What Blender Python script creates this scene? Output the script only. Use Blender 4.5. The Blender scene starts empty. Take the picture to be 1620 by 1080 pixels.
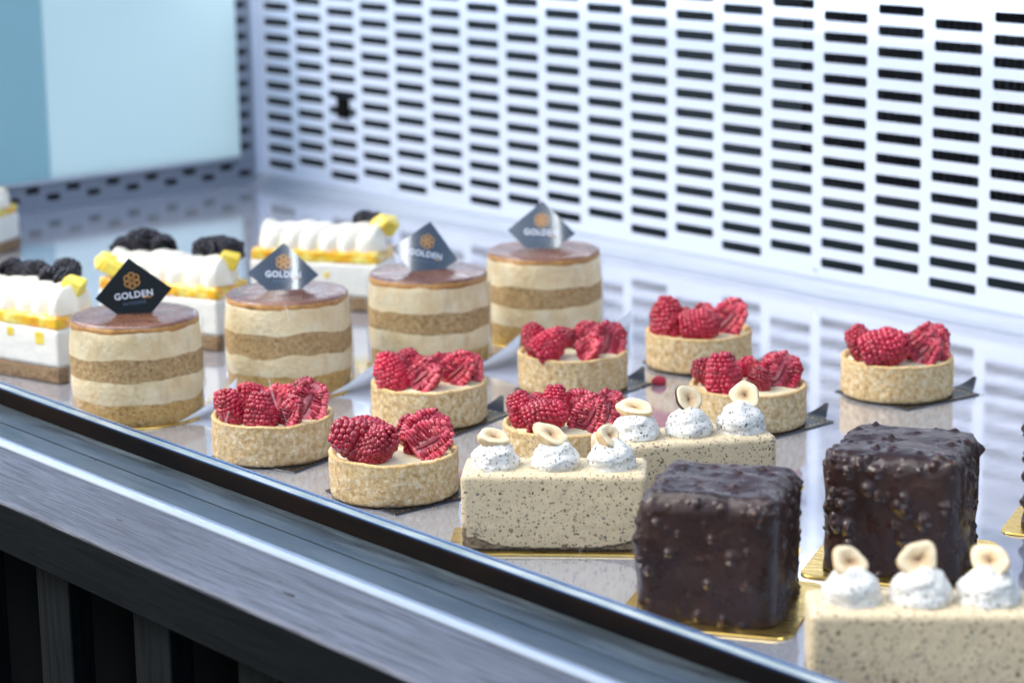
import bpy, bmesh, math, random
import numpy as np
from mathutils import Vector, Matrix, noise
R = math.radians
sc = bpy.context.scene

# ------------------------------------------------------------------ camera
yaw, pitch, roll = R(50.558), R(12.4954), R(-0.8488)
d = Vector((-math.sin(yaw)*math.cos(pitch), math.cos(yaw)*math.cos(pitch), -math.sin(pitch)))
r = Vector((math.cos(yaw), math.sin(yaw), 0)); u = r.cross(d)
r2 = r*math.cos(roll) + u*math.sin(roll); u2 = -r*math.sin(roll) + u*math.cos(roll)
cam = bpy.data.objects.new('camera', bpy.data.cameras.new('camera'))
sc.collection.objects.link(cam)
M = Matrix((r2, u2, -d)).transposed().to_4x4(); M.translation = Vector((2.29877, -1.50717, 0.41346))
cam.matrix_world = M
cam.data.sensor_width = 36; cam.data.lens = 84.225; cam.data.clip_start = .05; cam.data.clip_end = 200
cam.data.dof.use_dof = True; cam.data.dof.focus_distance = 1.44; cam.data.dof.aperture_fstop = 8
sc.camera = cam

# ------------------------------------------------------------------ light
w = bpy.data.worlds.new('World'); sc.world = w; w.use_nodes = True
nt = w.node_tree; bg = nt.nodes['Background']; sky = nt.nodes.new('ShaderNodeTexSky')
sky.sky_type = 'NISHITA'; sky.sun_disc = False; sky.sun_elevation = R(48); sky.sun_rotation = R(215)
sky.air_density = 1.0; sky.dust_density = 3.0; sky.ozone_density = 1.2
nt.links.new(sky.outputs[0], bg.inputs[0]); bg.inputs[1].default_value = 0.15
sun = bpy.data.objects.new('sun', bpy.data.lights.new('sun', 'SUN')); sc.collection.objects.link(sun)
sun.data.energy = 1.1; sun.data.angle = R(25); sun.data.color = (1, .96, .9)
# sun_rotation 200 deg: the sky's sun stands at compass angle 200 (0 = +Y, clockwise)
sd = Vector((math.sin(R(215))*math.cos(R(48)), math.cos(R(215))*math.cos(R(48)), math.sin(R(48))))
sun.rotation_euler = sd.to_track_quat('Z', 'Y').to_euler()
sc.view_settings.view_transform = 'Standard'; sc.view_settings.look = 'None'
sc.view_settings.exposure = 0.8; sc.view_settings.gamma = 1
sc.cycles.max_bounces = 9; sc.cycles.transparent_max_bounces = 12; sc.cycles.caustics_reflective = False; sc.cycles.caustics_refractive = False

# ------------------------------------------------------------------ materials
def lin(c): return tuple(c) + (1,)
class Mat:
    def __init__(s, name, col=(.5,.5,.5), rough=.5, metal=0, spec=.5, **k):
        s.m = bpy.data.materials.new(name); s.m.use_nodes = True; s.t = s.m.node_tree
        s.b = s.t.nodes['Principled BSDF']
        s.b.inputs['Base Color'].default_value = lin(col); s.b.inputs['Roughness'].default_value = rough
        s.b.inputs['Metallic'].default_value = metal; s.b.inputs['Specular IOR Level'].default_value = spec
        for kk, v in k.items(): s.b.inputs[kk.replace('_', ' ')].default_value = v
        s._co = None; s.bumps = None
    def n(s, t, **k):
        q = s.t.nodes.new(t)
        for a, v in k.items(): setattr(q, a, v)
        return q
    def L(s, a, b): s.t.links.new(a, b)
    def co(s, scale=(1,1,1)):
        """object coordinates in cm, shifted per object"""
        tc = s.n('ShaderNodeTexCoord'); oi = s.n('ShaderNodeObjectInfo')
        mp = s.n('ShaderNodeVectorMath', operation='MULTIPLY_ADD')
        s.L(tc.outputs['Object'], mp.inputs[0]); mp.inputs[1].default_value = (100*scale[0], 100*scale[1], 100*scale[2])
        mu = s.n('ShaderNodeVectorMath', operation='SCALE'); mu.inputs[0].default_value = (37, 53, 71)
        s.L(oi.outputs['Random'], mu.inputs['Scale']); s.L(mu.outputs[0], mp.inputs[2])
        return mp.outputs[0]
    def noise(s, scale, detail=4, rough=.55, sc=(1,1,1), dist=0):
        q = s.n('ShaderNodeTexNoise'); s.L(s.co(sc), q.inputs['Vector'])
        q.inputs['Scale'].default_value = scale; q.inputs['Detail'].default_value = detail
        q.inputs['Roughness'].default_value = rough; q.inputs['Distortion'].default_value = dist
        return q.outputs['Fac']
    def voro(s, scale, feature='F1', sc=(1,1,1), rnd=1):
        q = s.n('ShaderNodeTexVoronoi', feature=feature); s.L(s.co(sc), q.inputs['Vector'])
        q.inputs['Scale'].default_value = scale; q.inputs['Randomness'].default_value = rnd
        return q
    def ramp(s, fac, stops, interp='LINEAR'):
        q = s.n('ShaderNodeValToRGB'); q.color_ramp.interpolation = interp
        e = q.color_ramp.elements
        while len(e) < len(stops): e.new(.5)
        for i, (p, c) in enumerate(stops):
            e[i].position = p; e[i].color = lin(c) if hasattr(c, '__len__') else (c, c, c, 1)
        s.L(fac, q.inputs[0]); return q.outputs[0]
    def mix(s, f, a, b, mode='MIX'):
        q = s.n('ShaderNodeMix', data_type='RGBA', blend_type=mode)
        for i, v in ((0, f), (6, a), (7, b)):
            if hasattr(v, 'is_linked') or hasattr(v, 'links'): s.L(v, q.inputs[i])
            else: q.inputs[i].default_value = v if i == 0 else lin(v)
        return q.outputs[2]
    def math(s, op, a, b=0, clamp=False):
        q = s.n('ShaderNodeMath', operation=op, use_clamp=clamp)
        for i, v in ((0, a), (1, b)):
            if hasattr(v, 'links'): s.L(v, q.inputs[i])
            else: q.inputs[i].default_value = v
        return q.outputs[0]
    def col(s, o): s.L(o, s.b.inputs['Base Color']); return s
    def rough(s, o): s.L(o, s.b.inputs['Roughness']); return s
    def bump(s, h, dist_cm, strength=1):
        q = s.n('ShaderNodeBump'); q.inputs['Distance'].default_value = dist_cm*.01; q.inputs['Strength'].default_value = strength
        s.L(h, q.inputs['Height'])
        if s.bumps: s.L(s.bumps, q.inputs['Normal'])
        s.bumps = q.outputs[0]; s.L(s.bumps, s.b.inputs['Normal']); return s

MT = {}
# white coated grille
m = Mat('coated_white_metal', (.62,.69,.83), .38); m.rough(m.ramp(m.noise(.6), [(.3,.3),(.7,.45)])); MT['white'] = m.m
m = Mat('tray_steel', (.66,.70,.78), .1, .70); m.rough(m.ramp(m.noise(.25, 5), [(.3,.06),(.7,.12)]))
m.col(m.ramp(m.noise(.15,5), [(.35,(.64,.66,.73)),(.65,(.72,.73,.80))])); m.bump(m.noise(.5,2), .006); MT['tray'] = m.m
m = Mat('brushed_steel', (.50,.55,.62), .3, 1)
m.col(m.ramp(m.noise(6,4,sc=(.02,1,1)), [(.3,(.42,.47,.54)),(.7,(.56,.61,.68))])); m.rough(m.ramp(m.noise(9,3,sc=(.03,1,1)), [(.3,.24),(.7,.38)])); MT['steel'] = m.m
m = Mat('cove_steel', (.3,.34,.42), .55, .3); m.col(m.ramp(m.noise(5,4,sc=(.02,1,1)), [(.3,(.25,.29,.36)),(.7,(.34,.385,.46))])); MT['cove'] = m.m
m = Mat('sill_steel', (.20,.25,.28), .3, .85)
m.col(m.ramp(m.noise(.5,6,sc=(.25,1,1)), [(.3,(.10,.135,.155)),(.7,(.17,.21,.235))])); m.rough(m.ramp(m.noise(2,5,sc=(.1,1,1)), [(.3,.26),(.7,.45)])); MT['sill'] = m.m
m = Mat('bright_strip', (.40,.47,.58), .35, .9); m.rough(m.ramp(m.noise(3,4,sc=(.1,1,1)), [(.3,.3),(.7,.42)])); MT['bright'] = m.m
m = Mat('black_rubber', (.012,.011,.011), .8, spec=.05); m.col(m.ramp(m.noise(.5,6,sc=(.15,1,1)), [(.4,(.004,.004,.005)),(.7,(.012,.008,.006))])); MT['rubber'] = m.m
MT['void'] = Mat('black_backing', (.002,.003,.004), .9, spec=.05).m
MT['dark'] = Mat('dark_interior', (.030,.050,.065), .5).m
MT['greymetal'] = Mat('grey_coated_metal', (.25,.29,.36), .4, .2).m
MT['fin'] = Mat('fin_aluminium', (.18,.21,.25), .4, .8).m
m = Mat('seal_edge', (.55,.62,.62), .25); m.col(m.ramp(m.noise(1.2,4,sc=(.2,1,1)), [(.35,(.22,.28,.28)),(.65,(.42,.47,.46))])); MT['seal'] = m.m
MT['blue_edge'] = Mat('blue_glass_edge', (.004,.05,.17), .2).m
m = Mat('pale_panel', (.52,.74,.80), .35); m.col(m.ramp(m.noise(.12,3), [(.3,(.80,.93,.96)),(.7,(.84,.95,.97))])); MT['panel'] = m.m
for nm in ('panel',):
    mm = MT[nm]; t_ = mm.node_tree; o_ = t_.nodes['Material Output']; b_ = t_.nodes['Principled BSDF']
    tl = t_.nodes.new('ShaderNodeBsdfTranslucent'); tl.inputs[0].default_value = (.80,.95,.98,1); mx_ = t_.nodes.new('ShaderNodeMixShader'); mx_.inputs[0].default_value = .6
    t_.links.new(b_.outputs[0], mx_.inputs[1]); t_.links.new(tl.outputs[0], mx_.inputs[2]); t_.links.new(mx_.outputs[0], o_.inputs[0])
MT['panel_dark'] = Mat('darker_panel', (.34,.62,.68), .2).m
# glass
def clear(name, rough, ior, tint=(1,1,1), base=None, amount=0):
    m = Mat(name); t = m.t; t.nodes.remove(m.b); out = t.nodes['Material Output']
    tr = m.n('ShaderNodeBsdfTransparent'); tr.inputs[0].default_value = lin(tint)
    gl = m.n('ShaderNodeBsdfGlossy'); gl.inputs['Roughness'].default_value = rough
    fr = m.n('ShaderNodeFresnel'); fr.inputs[0].default_value = ior
    ge = m.n('ShaderNodeNewGeometry'); fo = m.math('MULTIPLY', fr.outputs[0], m.math('SUBTRACT', 1, ge.outputs['Backfacing']))
    mx = m.n('ShaderNodeMixShader'); m.L(fo, mx.inputs[0]); m.L(tr.outputs[0], mx.inputs[1]); m.L(gl.outputs[0], mx.inputs[2])
    o = mx.outputs[0]
    if base:
        df = m.n('ShaderNodeBsdfDiffuse'); df.inputs[0].default_value = lin(base)
        m2 = m.n('ShaderNodeMixShader'); m2.inputs[0].default_value = amount; m.L(o, m2.inputs[1]); m.L(df.outputs[0], m2.inputs[2]); o = m2.outputs[0]
    m.L(o, out.inputs[0]); return m.m
MT['glass'] = clear('case_glass', .02, 1.14, (.975,.985,.99))
MT['film'] = clear('acetate_film', .08, 1.12)
MT['dirt'] = clear('dried_smear', .3, 1.3, base=(.8,.82,.85), amount=.10)
# wood
def wood(name, lo, hi, rlo=.3, rhi=.55, bump=.06, spec=.5, ax=0):
    m = Mat(name, hi, .45, spec=spec)
    k = lambda q: (q,1,1) if ax == 0 else (1,1,q)
    g = m.noise(1.6, 8, .6, sc=k(.07), dist=1.2); f = m.noise(9, 5, .6, sc=k(.03)); big = m.noise(.12, 3, sc=(.5,1,1))
    a = m.math('ADD', m.math('MULTIPLY', g, .55), m.math('MULTIPLY', f, .45))
    c = m.ramp(a, [(.42,lo),(.48,tuple((x+y)/2 for x, y in zip(lo,hi))),(.55,hi)])
    if name.startswith('weathered'): c = m.mix(m.ramp(m.noise(2.2,6,.7,sc=(.05,1,1),dist=2.5), [(.60,0),(.66,.85)]), c, tuple(x*.35 for x in lo))
    m.col(m.mix(m.ramp(big, [(.35,0),(.65,.45)]), c, tuple(x*.6 for x in lo)))
    m.rough(m.ramp(a, [(.35,rhi),(.65,rlo)])); m.bump(a, bump); return m.m
MT['plank'] = wood('weathered_dark_wood', (.026,.035,.058), (.092,.110,.155), .32, .6, .16, .8)
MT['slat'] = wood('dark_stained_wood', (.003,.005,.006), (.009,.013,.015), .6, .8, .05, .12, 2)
MT['shaded_face'] = wood('shaded_face_wood', (.002,.004,.006), (.005,.008,.010), .6, .8, .05, .12)  # ledge wood again, with the front face's shade put into its colour
MT['knot'] = Mat('wood_knot', (.012,.012,.016), .6).m
# cake materials
def crumb(name, dark, mid, light, scale=5, bump=.05, rough=.8):
    m = Mat(name, mid, rough, spec=.25, Subsurface_Weight=.05)
    n1 = m.noise(scale, 6, .65); v = m.voro(scale*.9)
    c = m.ramp(n1, [(.33,dark),(.5,mid),(.68,light)])
    sp = m.ramp(v.outputs['Distance'], [(.12,1),(.3,0)])
    c = m.mix(m.math('MULTIPLY', sp, .35), c, light)
    m.col(c); m.bump(n1, bump*1.6); m.bump(m.noise(scale*4, 3), bump*.5); return m
m = crumb('tart_pastry', (.50,.30,.12), (.74,.53,.27), (.92,.79,.55), 2.8, .06)
# pale dimples pressed by the perforated baking ring
v = m.voro(2.0, rnd=.75); sp = m.ramp(v.outputs['Distance'], [(.17,1),(.24,0)]); msk = m.ramp(m.noise(.35,2), [(.42,0),(.58,1)])
old = m.b.inputs['Base Color'].links[0].from_socket
m.col(m.mix(m.math('MULTIPLY', m.math('MULTIPLY', sp, msk), .75), old, (.90,.80,.64))); MT['pastry'] = m.m
m = crumb('tart_rim', (.56,.33,.12), (.78,.53,.24), (.90,.70,.42), 5, .05); MT['rim'] = m.m
m = Mat('custard', (.86,.78,.50), .4, Subsurface_Weight=.1, Subsurface_Radius=(.006,.005,.003)); m.bump(m.noise(1.5,4), .08); MT['custard'] = m.m
def fruit(name, a, b, rough, **k):
    m = Mat(name, a, rough, Coat_Weight=.25, Coat_Roughness=.25, **k); oi = m.n('ShaderNodeObjectInfo'); m.col(m.mix(1, m.ramp(m.noise(.8,4), [(.35,a),(.65,b)]), m.ramp(oi.outputs['Random'], [(0,(.80,.74,.80)),(.5,(.97,.94,.94)),(1,(1.12,1.15,1.05))]), 'MULTIPLY')); m.bump(m.noise(8,3), .02); return m.m
MT['rasp'] = fruit('raspberry_skin', (.26,.002,.014), (.52,.008,.042), .27, Subsurface_Weight=.1, Subsurface_Radius=(.003,.0004,.0004))
MT['raspcut'] = fruit('raspberry_cut', (.50,.012,.055), (.85,.16,.20), .22, Subsurface_Weight=.25, Subsurface_Radius=(.004,.001,.001))
MT['raspcore'] = fruit('raspberry_core', (.22,.003,.018), (.42,.012,.04), .4)
MT['raspbody'] = fruit('raspberry_flesh', (.20,.002,.010), (.26,.003,.014), .4)
MT['seed'] = Mat('raspberry_seed', (.90,.45,.32), .35).m
m = Mat('blackberry_skin', (.005,.005,.010), .2, spec=.35); m.col(m.ramp(m.noise(1.1,4), [(.35,(.003,.004,.008)),(.65,(.010,.008,.018))])); MT['black'] = m.m
def cream_speck(name, base, specks=.5, s1=3.2, big=.55):
    m = Mat(name, base, .55, spec=.35, Subsurface_Weight=.08, Subsurface_Radius=(.004,.003,.002))
    c = m.ramp(m.noise(.7,4), [(.3,tuple(x*.90 for x in base)),(.7,base)])
    dn = m.n('ShaderNodeTexNoise'); m.L(m.co(), dn.inputs['Vector']); dn.inputs['Scale'].default_value = s1*1.6; dn.inputs['Detail'].default_value = 3
    for (s, lo, hi, cc, st) in ((s1, .10, .17, (.05,.03,.025), 1), (s1*big, .08, .14, (.09,.06,.05), .9), (s1*2.1, .18, .30, (.15,.09,.055), .85), (s1*3.2, .15, .28, (.26,.17,.10), .7), (s1*.75, .09, .15, (.09,.10,.125), .85), (s1*1.4, .13, .22, (.20,.12,.07), .8)):
        v = m.voro(s); old_ = v.inputs['Vector'].links[0].from_socket; wr = m.n('ShaderNodeVectorMath', operation='MULTIPLY_ADD')
        m.L(dn.outputs['Color'], wr.inputs[0]); wr.inputs[1].default_value = (.42,.42,.42); m.L(old_, wr.inputs[2]); m.L(wr.outputs[0], v.inputs['Vector'])
        q = m.n('ShaderNodeSeparateColor'); m.L(v.outputs['Color'], q.inputs[0])
        vn = m.math('ADD', v.outputs['Distance'], m.math('MULTIPLY', m.noise(s*2.5,3), .34))
        dot = m.ramp(vn, [(lo+.15,1),(hi+.16,0)])
        keep = m.math('GREATER_THAN', q.outputs[0], 1-specks)
        c = m.mix(m.math('MULTIPLY', m.math('MULTIPLY', dot, keep), st), c, cc)
    m.col(c); m.bump(m.noise(2.0,4), .015); return m
MT['nutmousse'] = cream_speck('hazelnut_mousse', (.72,.59,.38), .98, 1.8, .5).m
MT['dollop'] = cream_speck('speckled_cream', (.74,.73,.68), .9, 2.0, .45).m
m = crumb('dacquoise_base', (.16,.11,.065), (.34,.25,.15), (.56,.44,.28), 4, .09); MT['dacq'] = m.m
m = crumb('golden_sponge', (.50,.27,.07), (.72,.45,.15), (.82,.58,.25), 3, .06); m.bump(m.ramp(m.voro(2.4).outputs['Distance'], [(.1,0),(.3,1)]), .10, .9); MT['sponge'] = m.m
m = crumb('coffee_sponge', (.36,.21,.09), (.56,.37,.17), (.70,.51,.27), 3.5, .06); m.bump(m.ramp(m.voro(2.4).outputs['Distance'], [(.1,0),(.3,1)]), .10, .9); MT['sponge2'] = m.m
m = Mat('vanilla_cream', (.84,.74,.52), .5, spec=.4, Subsurface_Weight=.08, Subsurface_Radius=(.004,.003,.002))
c = m.ramp(m.noise(.6,5), [(.3,(.82,.62,.33)),(.55,(.92,.77,.48)),(.75,(.94,.85,.62))])
v = m.voro(2.2); q = m.n('ShaderNodeSeparateColor'); m.L(v.outputs['Color'], q.inputs[0])
c = m.mix(m.math('MULTIPLY', m.math('MULTIPLY', m.ramp(v.outputs['Distance'], [(.08,1),(.14,0)]), m.math('GREATER_THAN', q.outputs[0], .72)), .7), c, (.33,.2,.09))
c = m.mix(m.ramp(m.noise(1.3,5,sc=(1,1,.35)), [(.52,0),(.72,.55)]), c, (.66,.48,.27))
m.col(c); m.bump(m.noise(3,5), .06); m.bump(m.voro(2.6).outputs['Distance'], .05, .6); MT['vanilla'] = m.m
m = Mat('coffee_glaze', (.15,.065,.045), .3, spec=.6, Coat_Weight=.5, Coat_Roughness=.22)
m.col(m.ramp(m.noise(.35,4), [(.3,(.11,.042,.022)),(.5,(.19,.08,.042)),(.7,(.27,.13,.075))])); m.rough(m.ramp(m.noise(1.1,5), [(.35,.14),(.65,.42)])); m.bump(m.noise(.5,3), .12); MT['glaze'] = m.m
m = Mat('caramel_edge', (.34,.15,.035), .4); m.col(m.ramp(m.noise(2,4), [(.3,(.30,.12,.03)),(.7,(.60,.32,.09))])); MT['caramel'] = m.m
m = Mat('white_mousse', (.88,.86,.78), .5, Subsurface_Weight=.1, Subsurface_Radius=(.005,.004,.003)); m.bump(m.noise(3,5), .05); MT['whitemousse'] = m.m
m = Mat('whipped_cream', (.92,.86,.72), .45, Subsurface_Weight=.12, Subsurface_Radius=(.005,.004,.003)); m.bump(m.noise(2,4), .05); MT['whip'] = m.m
m = Mat('mango_jelly', (.88,.48,.03), .18, Coat_Weight=.5, Subsurface_Weight=.3, Subsurface_Radius=(.006,.003,.001)); m.col(m.ramp(m.noise(.8,4), [(.38,(.90,.38,.01)),(.5,(.93,.58,.03)),(.62,(.96,.80,.20))])); m.bump(m.noise(1.2,3), .15); MT['jelly'] = m.m
m = Mat('mango_flesh', (.86,.66,.04), .35, Subsurface_Weight=.15, Subsurface_Radius=(.005,.003,.001)); m.col(m.ramp(m.noise(1,4), [(.3,(.84,.56,.02)),(.7,(.92,.80,.16))])); MT['mango'] = m.m
m = crumb('biscuit_base', (.20,.12,.06), (.36,.23,.12), (.50,.35,.20), 4, .08); MT['biscuit'] = m.m
# chocolate with nut bits, tip attribute says where a nut pokes through
m = Mat('dark_chocolate', (.03,.014,.011), .36, spec=.4)
at = m.n('ShaderNodeAttribute', attribute_name='tip')
base = m.ramp(m.noise(.5,5), [(.3,(.020,.009,.008)),(.7,(.042,.019,.015))])
m.col(m.mix(m.ramp(m.math('ADD', at.outputs['Fac'], m.math('MULTIPLY', m.math('SUBTRACT', m.noise(6,3), .5), .5)), [(.55,0),(1.0,.6)]), base, (.28,.12,.055)))
m.rough(m.ramp(m.noise(1.2,5), [(.3,.22),(.7,.40)])); m.bump(m.noise(1.5,3), .05); m.bump(m.noise(12,3), .008); MT['choc'] = m.m
# hazelnut: colour by radius from the hollow
MT['nutskin'] = Mat('nut_brown_skin', (.07,.028,.014), .6).m
m = Mat('nut_outside', (.78,.56,.30), .45, Subsurface_Weight=.1, Subsurface_Radius=(.003,.002,.001)); m.col(m.ramp(m.noise(1.6,4), [(.35,(.66,.42,.19)),(.65,(.84,.66,.40))])); m.bump(m.noise(4,4), .02); MT['nut'] = m.m
m = Mat('nut_cut', (.86,.74,.50), .5, Subsurface_Weight=.1, Subsurface_Radius=(.003,.002,.001))
at = m.n('ShaderNodeAttribute', attribute_name='tip')
m.col(m.ramp(m.math('ADD', at.outputs['Fac'], m.math('MULTIPLY', m.math('SUBTRACT', m.noise(3,4), .5), .35)), [(.0,(.10,.05,.03)),(.14,(.34,.19,.09)),(.38,(.56,.37,.19)),(.62,(.76,.57,.33)),(.9,(.84,.70,.46))])); m.bump(m.noise(5,3), .02); MT['nutcut'] = m.m
# boards and cards
m = Mat('gold_board', (.83,.56,.14), .28, 1); m.rough(m.ramp(m.noise(3,4,sc=(.2,1,1)), [(.3,.2),(.7,.4)])); MT['gold'] = m.m
MT['board_edge'] = Mat('board_edge', (.55,.55,.55), .6).m
MT['blackcard'] = Mat('black_board', (.012,.014,.018), .3).m
MT['silver'] = Mat('silver_card', (.84,.87,.90), .5).m
MT['tagmatt'] = Mat('tag_matt_black', (.008,.014,.018), .5, spec=.25).m
MT['tag'] = Mat('tag_black', (.010,.014,.018), .22, spec=1, Coat_Weight=1, Coat_IOR=2.0, Coat_Roughness=.10).m
MT['taggold'] = Mat('tag_gold_print', (.55,.28,.08), .3, .3, Coat_Weight=.5, Coat_Roughness=.06).m
MT['tagwhite'] = Mat('tag_white_print', (.80,.86,.95), .3, Coat_Weight=.5, Coat_Roughness=.06).m
MT['tagblue'] = Mat('tag_small_print', (.10,.16,.26), .3).m
m = Mat('led_diffuser', (1,1,1)); m.b.inputs['Emission Color'].default_value = (.92,.96,1,1); m.b.inputs['Emission Strength'].default_value = 5; MT['led'] = m.m

# ------------------------------------------------------------------ mesh helpers (all lengths in cm)
def link(o, parent=None):
    sc.collection.objects.link(o)
    if parent: o.parent = parent
    return o
def build(name, v, f, mats, parent=None, mi=None, smooth=True, tip=None):
    me = bpy.data.meshes.new(name); me.from_pydata([(a*.01, b*.01, c*.01) for a, b, c in v], [], f)
    for x in (mats if isinstance(mats, (list, tuple)) else [mats]): me.materials.append(MT[x])
    if mi is not None: me.polygons.foreach_set('material_index', mi)
    if smooth is True: me.polygons.foreach_set('use_smooth', [True]*len(f))
    if tip is not None:
        a = me.attributes.new('tip', 'FLOAT', 'POINT'); a.data.foreach_set('value', np.asarray(tip, dtype=np.float32))
    me.update(); return link(bpy.data.objects.new(name, me), parent)
def tag_(o, label, cat, group=None, kind=None):
    if label: o['label'] = label
    if cat: o['category'] = cat
    if group: o['group'] = group
    if kind: o['kind'] = kind
    return o
def empty(name, x, y, z=0, rz=0):
    o = bpy.data.objects.new(name, None); link(o); o.location = (x*.01, y*.01, z*.01); o.rotation_euler = (0,0,R(rz)); o.empty_display_size = .02; return o
def copy_tree(o, parent=None):
    c = o.copy(); link(c); 
    if parent: c.parent = parent
    for ch in [q for q in o.children]: copy_tree(ch, c)
    return c
class MB:
    def __init__(s): s.v = []; s.f = []; s.m = []; s.t = []
    def add(s, v, f, m=0, t=None):
        k = len(s.v); s.v += [tuple(p) for p in v]; s.f += [tuple(i+k for i in q) for q in f]; s.m += [m]*len(f); s.t += (list(t) if t is not None else [0]*len(v))
    def box(s, x0, x1, y0, y1, z0, z1, m=0):
        v = [(x,y,z) for x in (x0,x1) for y in (y0,y1) for z in (z0,z1)]
        s.add(v, [(0,1,3,2),(4,6,7,5),(0,4,5,1),(2,3,7,6),(0,2,6,4),(1,5,7,3)], m)
    def build(s, name, mats, parent=None, smooth=True, tip=False): return build(name, s.v, s.f, mats, parent, s.m, smooth, s.t if tip else None)
def bevel(o, wdt, seg=3):
    b = o.modifiers.new('bevel', 'BEVEL'); b.width = wdt*.01; b.segments = seg; b.limit_method = 'ANGLE'; b.angle_limit = R(40); return o
def fbm(p, s, o=3):
    a = 0; k = 1
    for i in range(o): a += noise.noise(Vector(p)*s*(2**i))*k; k *= .5
    return a
def sweep_x(name, prof, x0, x1, mat, parent, n=1, smooth=False):
    """closed profile of (y, z) points run along X, with end caps"""
    k = len(prof); v = []; f = []
    for i in range(n+1):
        x = x0+(x1-x0)*i/n; v += [(x, y, z) for y, z in prof]
    for i in range(n):
        for j in range(k): f.append((i*k+j, i*k+(j+1)%k, (i+1)*k+(j+1)%k, (i+1)*k+j))
    f.append(tuple(range(k))); f.append(tuple(n*k+j for j in reversed(range(k))))
    return build(name, v, f, mat, parent, smooth=smooth)
_ico = {}
def ico(sub):
    if sub not in _ico:
        bm = bmesh.new(); bmesh.ops.create_icosphere(bm, subdivisions=sub, radius=1)
        _ico[sub] = (np.array([p.co[:] for p in bm.verts]), [tuple(q.index for q in fc.verts) for fc in bm.faces]); bm.free()
    return _ico[sub]
def blob(mb, c, rx, ry, rz, rot=None, sub=2, m=0):
    v, f = ico(sub); v = v*np.array([rx, ry, rz])
    if rot is not None: v = v @ np.array(rot).T
    mb.add(v+np.array(c), f, m)
def lathe(prof, n=96, disp=None, closed=False):
    """prof: list of (r, z); disp(theta, r, z, i)->(dr, dz)"""
    v = []; f = []; k = len(prof)
    for j in range(n):
        th = 2*math.pi*j/n
        for i, (r_, z) in enumerate(prof):
            dr, dz = disp(th, r_, z, i) if disp else (0,0)
            v.append(((r_+dr)*math.cos(th), (r_+dr)*math.sin(th), z+dz))
    for j in range(n):
        a, b = j*k, ((j+1)%n)*k
        for i in range(k-1): f.append((a+i, b+i, b+i+1, a+i+1))
    return v, f

# ------------------------------------------------------------------ the display case
case = empty('display_case', 110, -38); tag_(case, 'refrigerated glass pastry display case with steel tray and white slotted back grille', 'display case')
CX, CY = 110, -38          # parts are written in world cm and shifted under the case's base
def cpart(o): o.parent = case; o.location = (-CX*.01, -CY*.01, 0); return o

def perforated(name, plane, cols, pitch, c0, sw, sh, rows, rp, z0, lo, hi, zlo, zhi, th=.12, mat='white'):
    """sheet with real rounded slots. plane(a, depth, z) -> xyz"""
    mb = MB(); V = []; F = []; n = 4
    def slot(ca, cz):
        rr = min(.2, sh*.45); pts = []
        for (sx, sz, a0) in ((1,1,0),(-1,1,90),(-1,-1,180),(1,-1,270)):
            for q in range(n):
                a = R(a0+90*q/(n-1)); pts.append((ca+sx*(sw/2-rr)+rr*math.cos(a), cz+sz*(sh/2-rr)+rr*math.sin(a)))
        return pts
    for ci in range(cols):
        ca = c0+ci*pitch; off = 0 if ci % 2 == 0 else rp/2
        a0, a1 = ca-pitch/2, ca+pitch/2
        zb = z0+off-rp/2; zt = zb+rows*rp
        for (p, q) in ((zlo, zb), (zt, zhi)):
            if q-p > 1e-4: mb.add([plane(a0,0,p), plane(a1,0,p), plane(a1,0,q), plane(a0,0,q)], [(0,1,2,3)])
        for k in range(rows):
            b0 = zb+k*rp; b1 = b0+rp; sl = slot(ca, b0+rp/2); N = len(sl)
            outer = [(a1,b1),(a0,b1),(a0,b0),(a1,b0)]
            v = [plane(a,0,z) for a, z in outer]+[plane(a,0,z) for a, z in sl]+[plane(a,th,z) for a, z in sl]
            f = []
            for c_ in range(4):
                base = 4+c_*n
                for q in range(n-1): f.append((c_, base+q, base+q+1))
                nxt = 4+((c_+1)%4)*n
                f.append((c_, base+n-1, nxt, (c_+1)%4))
            for q in range(N): f.append((4+q, 4+N+q, 4+N+(q+1)%N, 4+(q+1)%N))
            mb.add(v, f)
    L0 = c0-pitch/2; L1 = c0+(cols-.5)*pitch
    for (p, q) in ((lo, L0), (L1, hi)):
        if q-p > 1e-4: mb.add([plane(p,0,zlo), plane(q,0,zlo), plane(q,0,zhi), plane(p,0,zhi)], [(0,1,2,3)])
    return mb.build(name, mat, smooth=False)
g = perforated('back_grille', lambda a, dd, z: (a, dd, z), 32, 6.1, 6.1, 5.0, .86, 13, 1.7743, 2.642, 1.57, 200, 1.35, 27.6); cpart(g)
g = perforated('side_grille', lambda a, dd, z: (1.57-dd, -a, z), 30, 2.45, 1.95, 1.65, .70, 1, 1.7743, 1.45, .0, 76, .25, 3.5, mat='greymetal'); cpart(g)
g = perforated('side_grille', lambda a, dd, z: (1.57-dd, -a, z), 1, 2.45, 1.85, 1.65, .70, 13, 1.7743, 4.5, .0, 3.2, 3.5, 27.6, mat='greymetal'); cpart(g)
# folded lower lip of the grille
cpart(sweep_x('grille_lip', [(.0,1.35),(.0,1.15),(.6,1.15),(.6,1.35)], 1.57, 200, 'white', None))
for x in (27.4, 88.4, 149.4, 198.2):
    for z in (1.95,):
        v, f = lathe([(.01,.06),(.20,.05),(.26,.0)], 18); o = build('grille_screw', [(x+p[0], -p[2]-.003, z+p[1]) for p in v], f, 'steel'); cpart(o)
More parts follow.
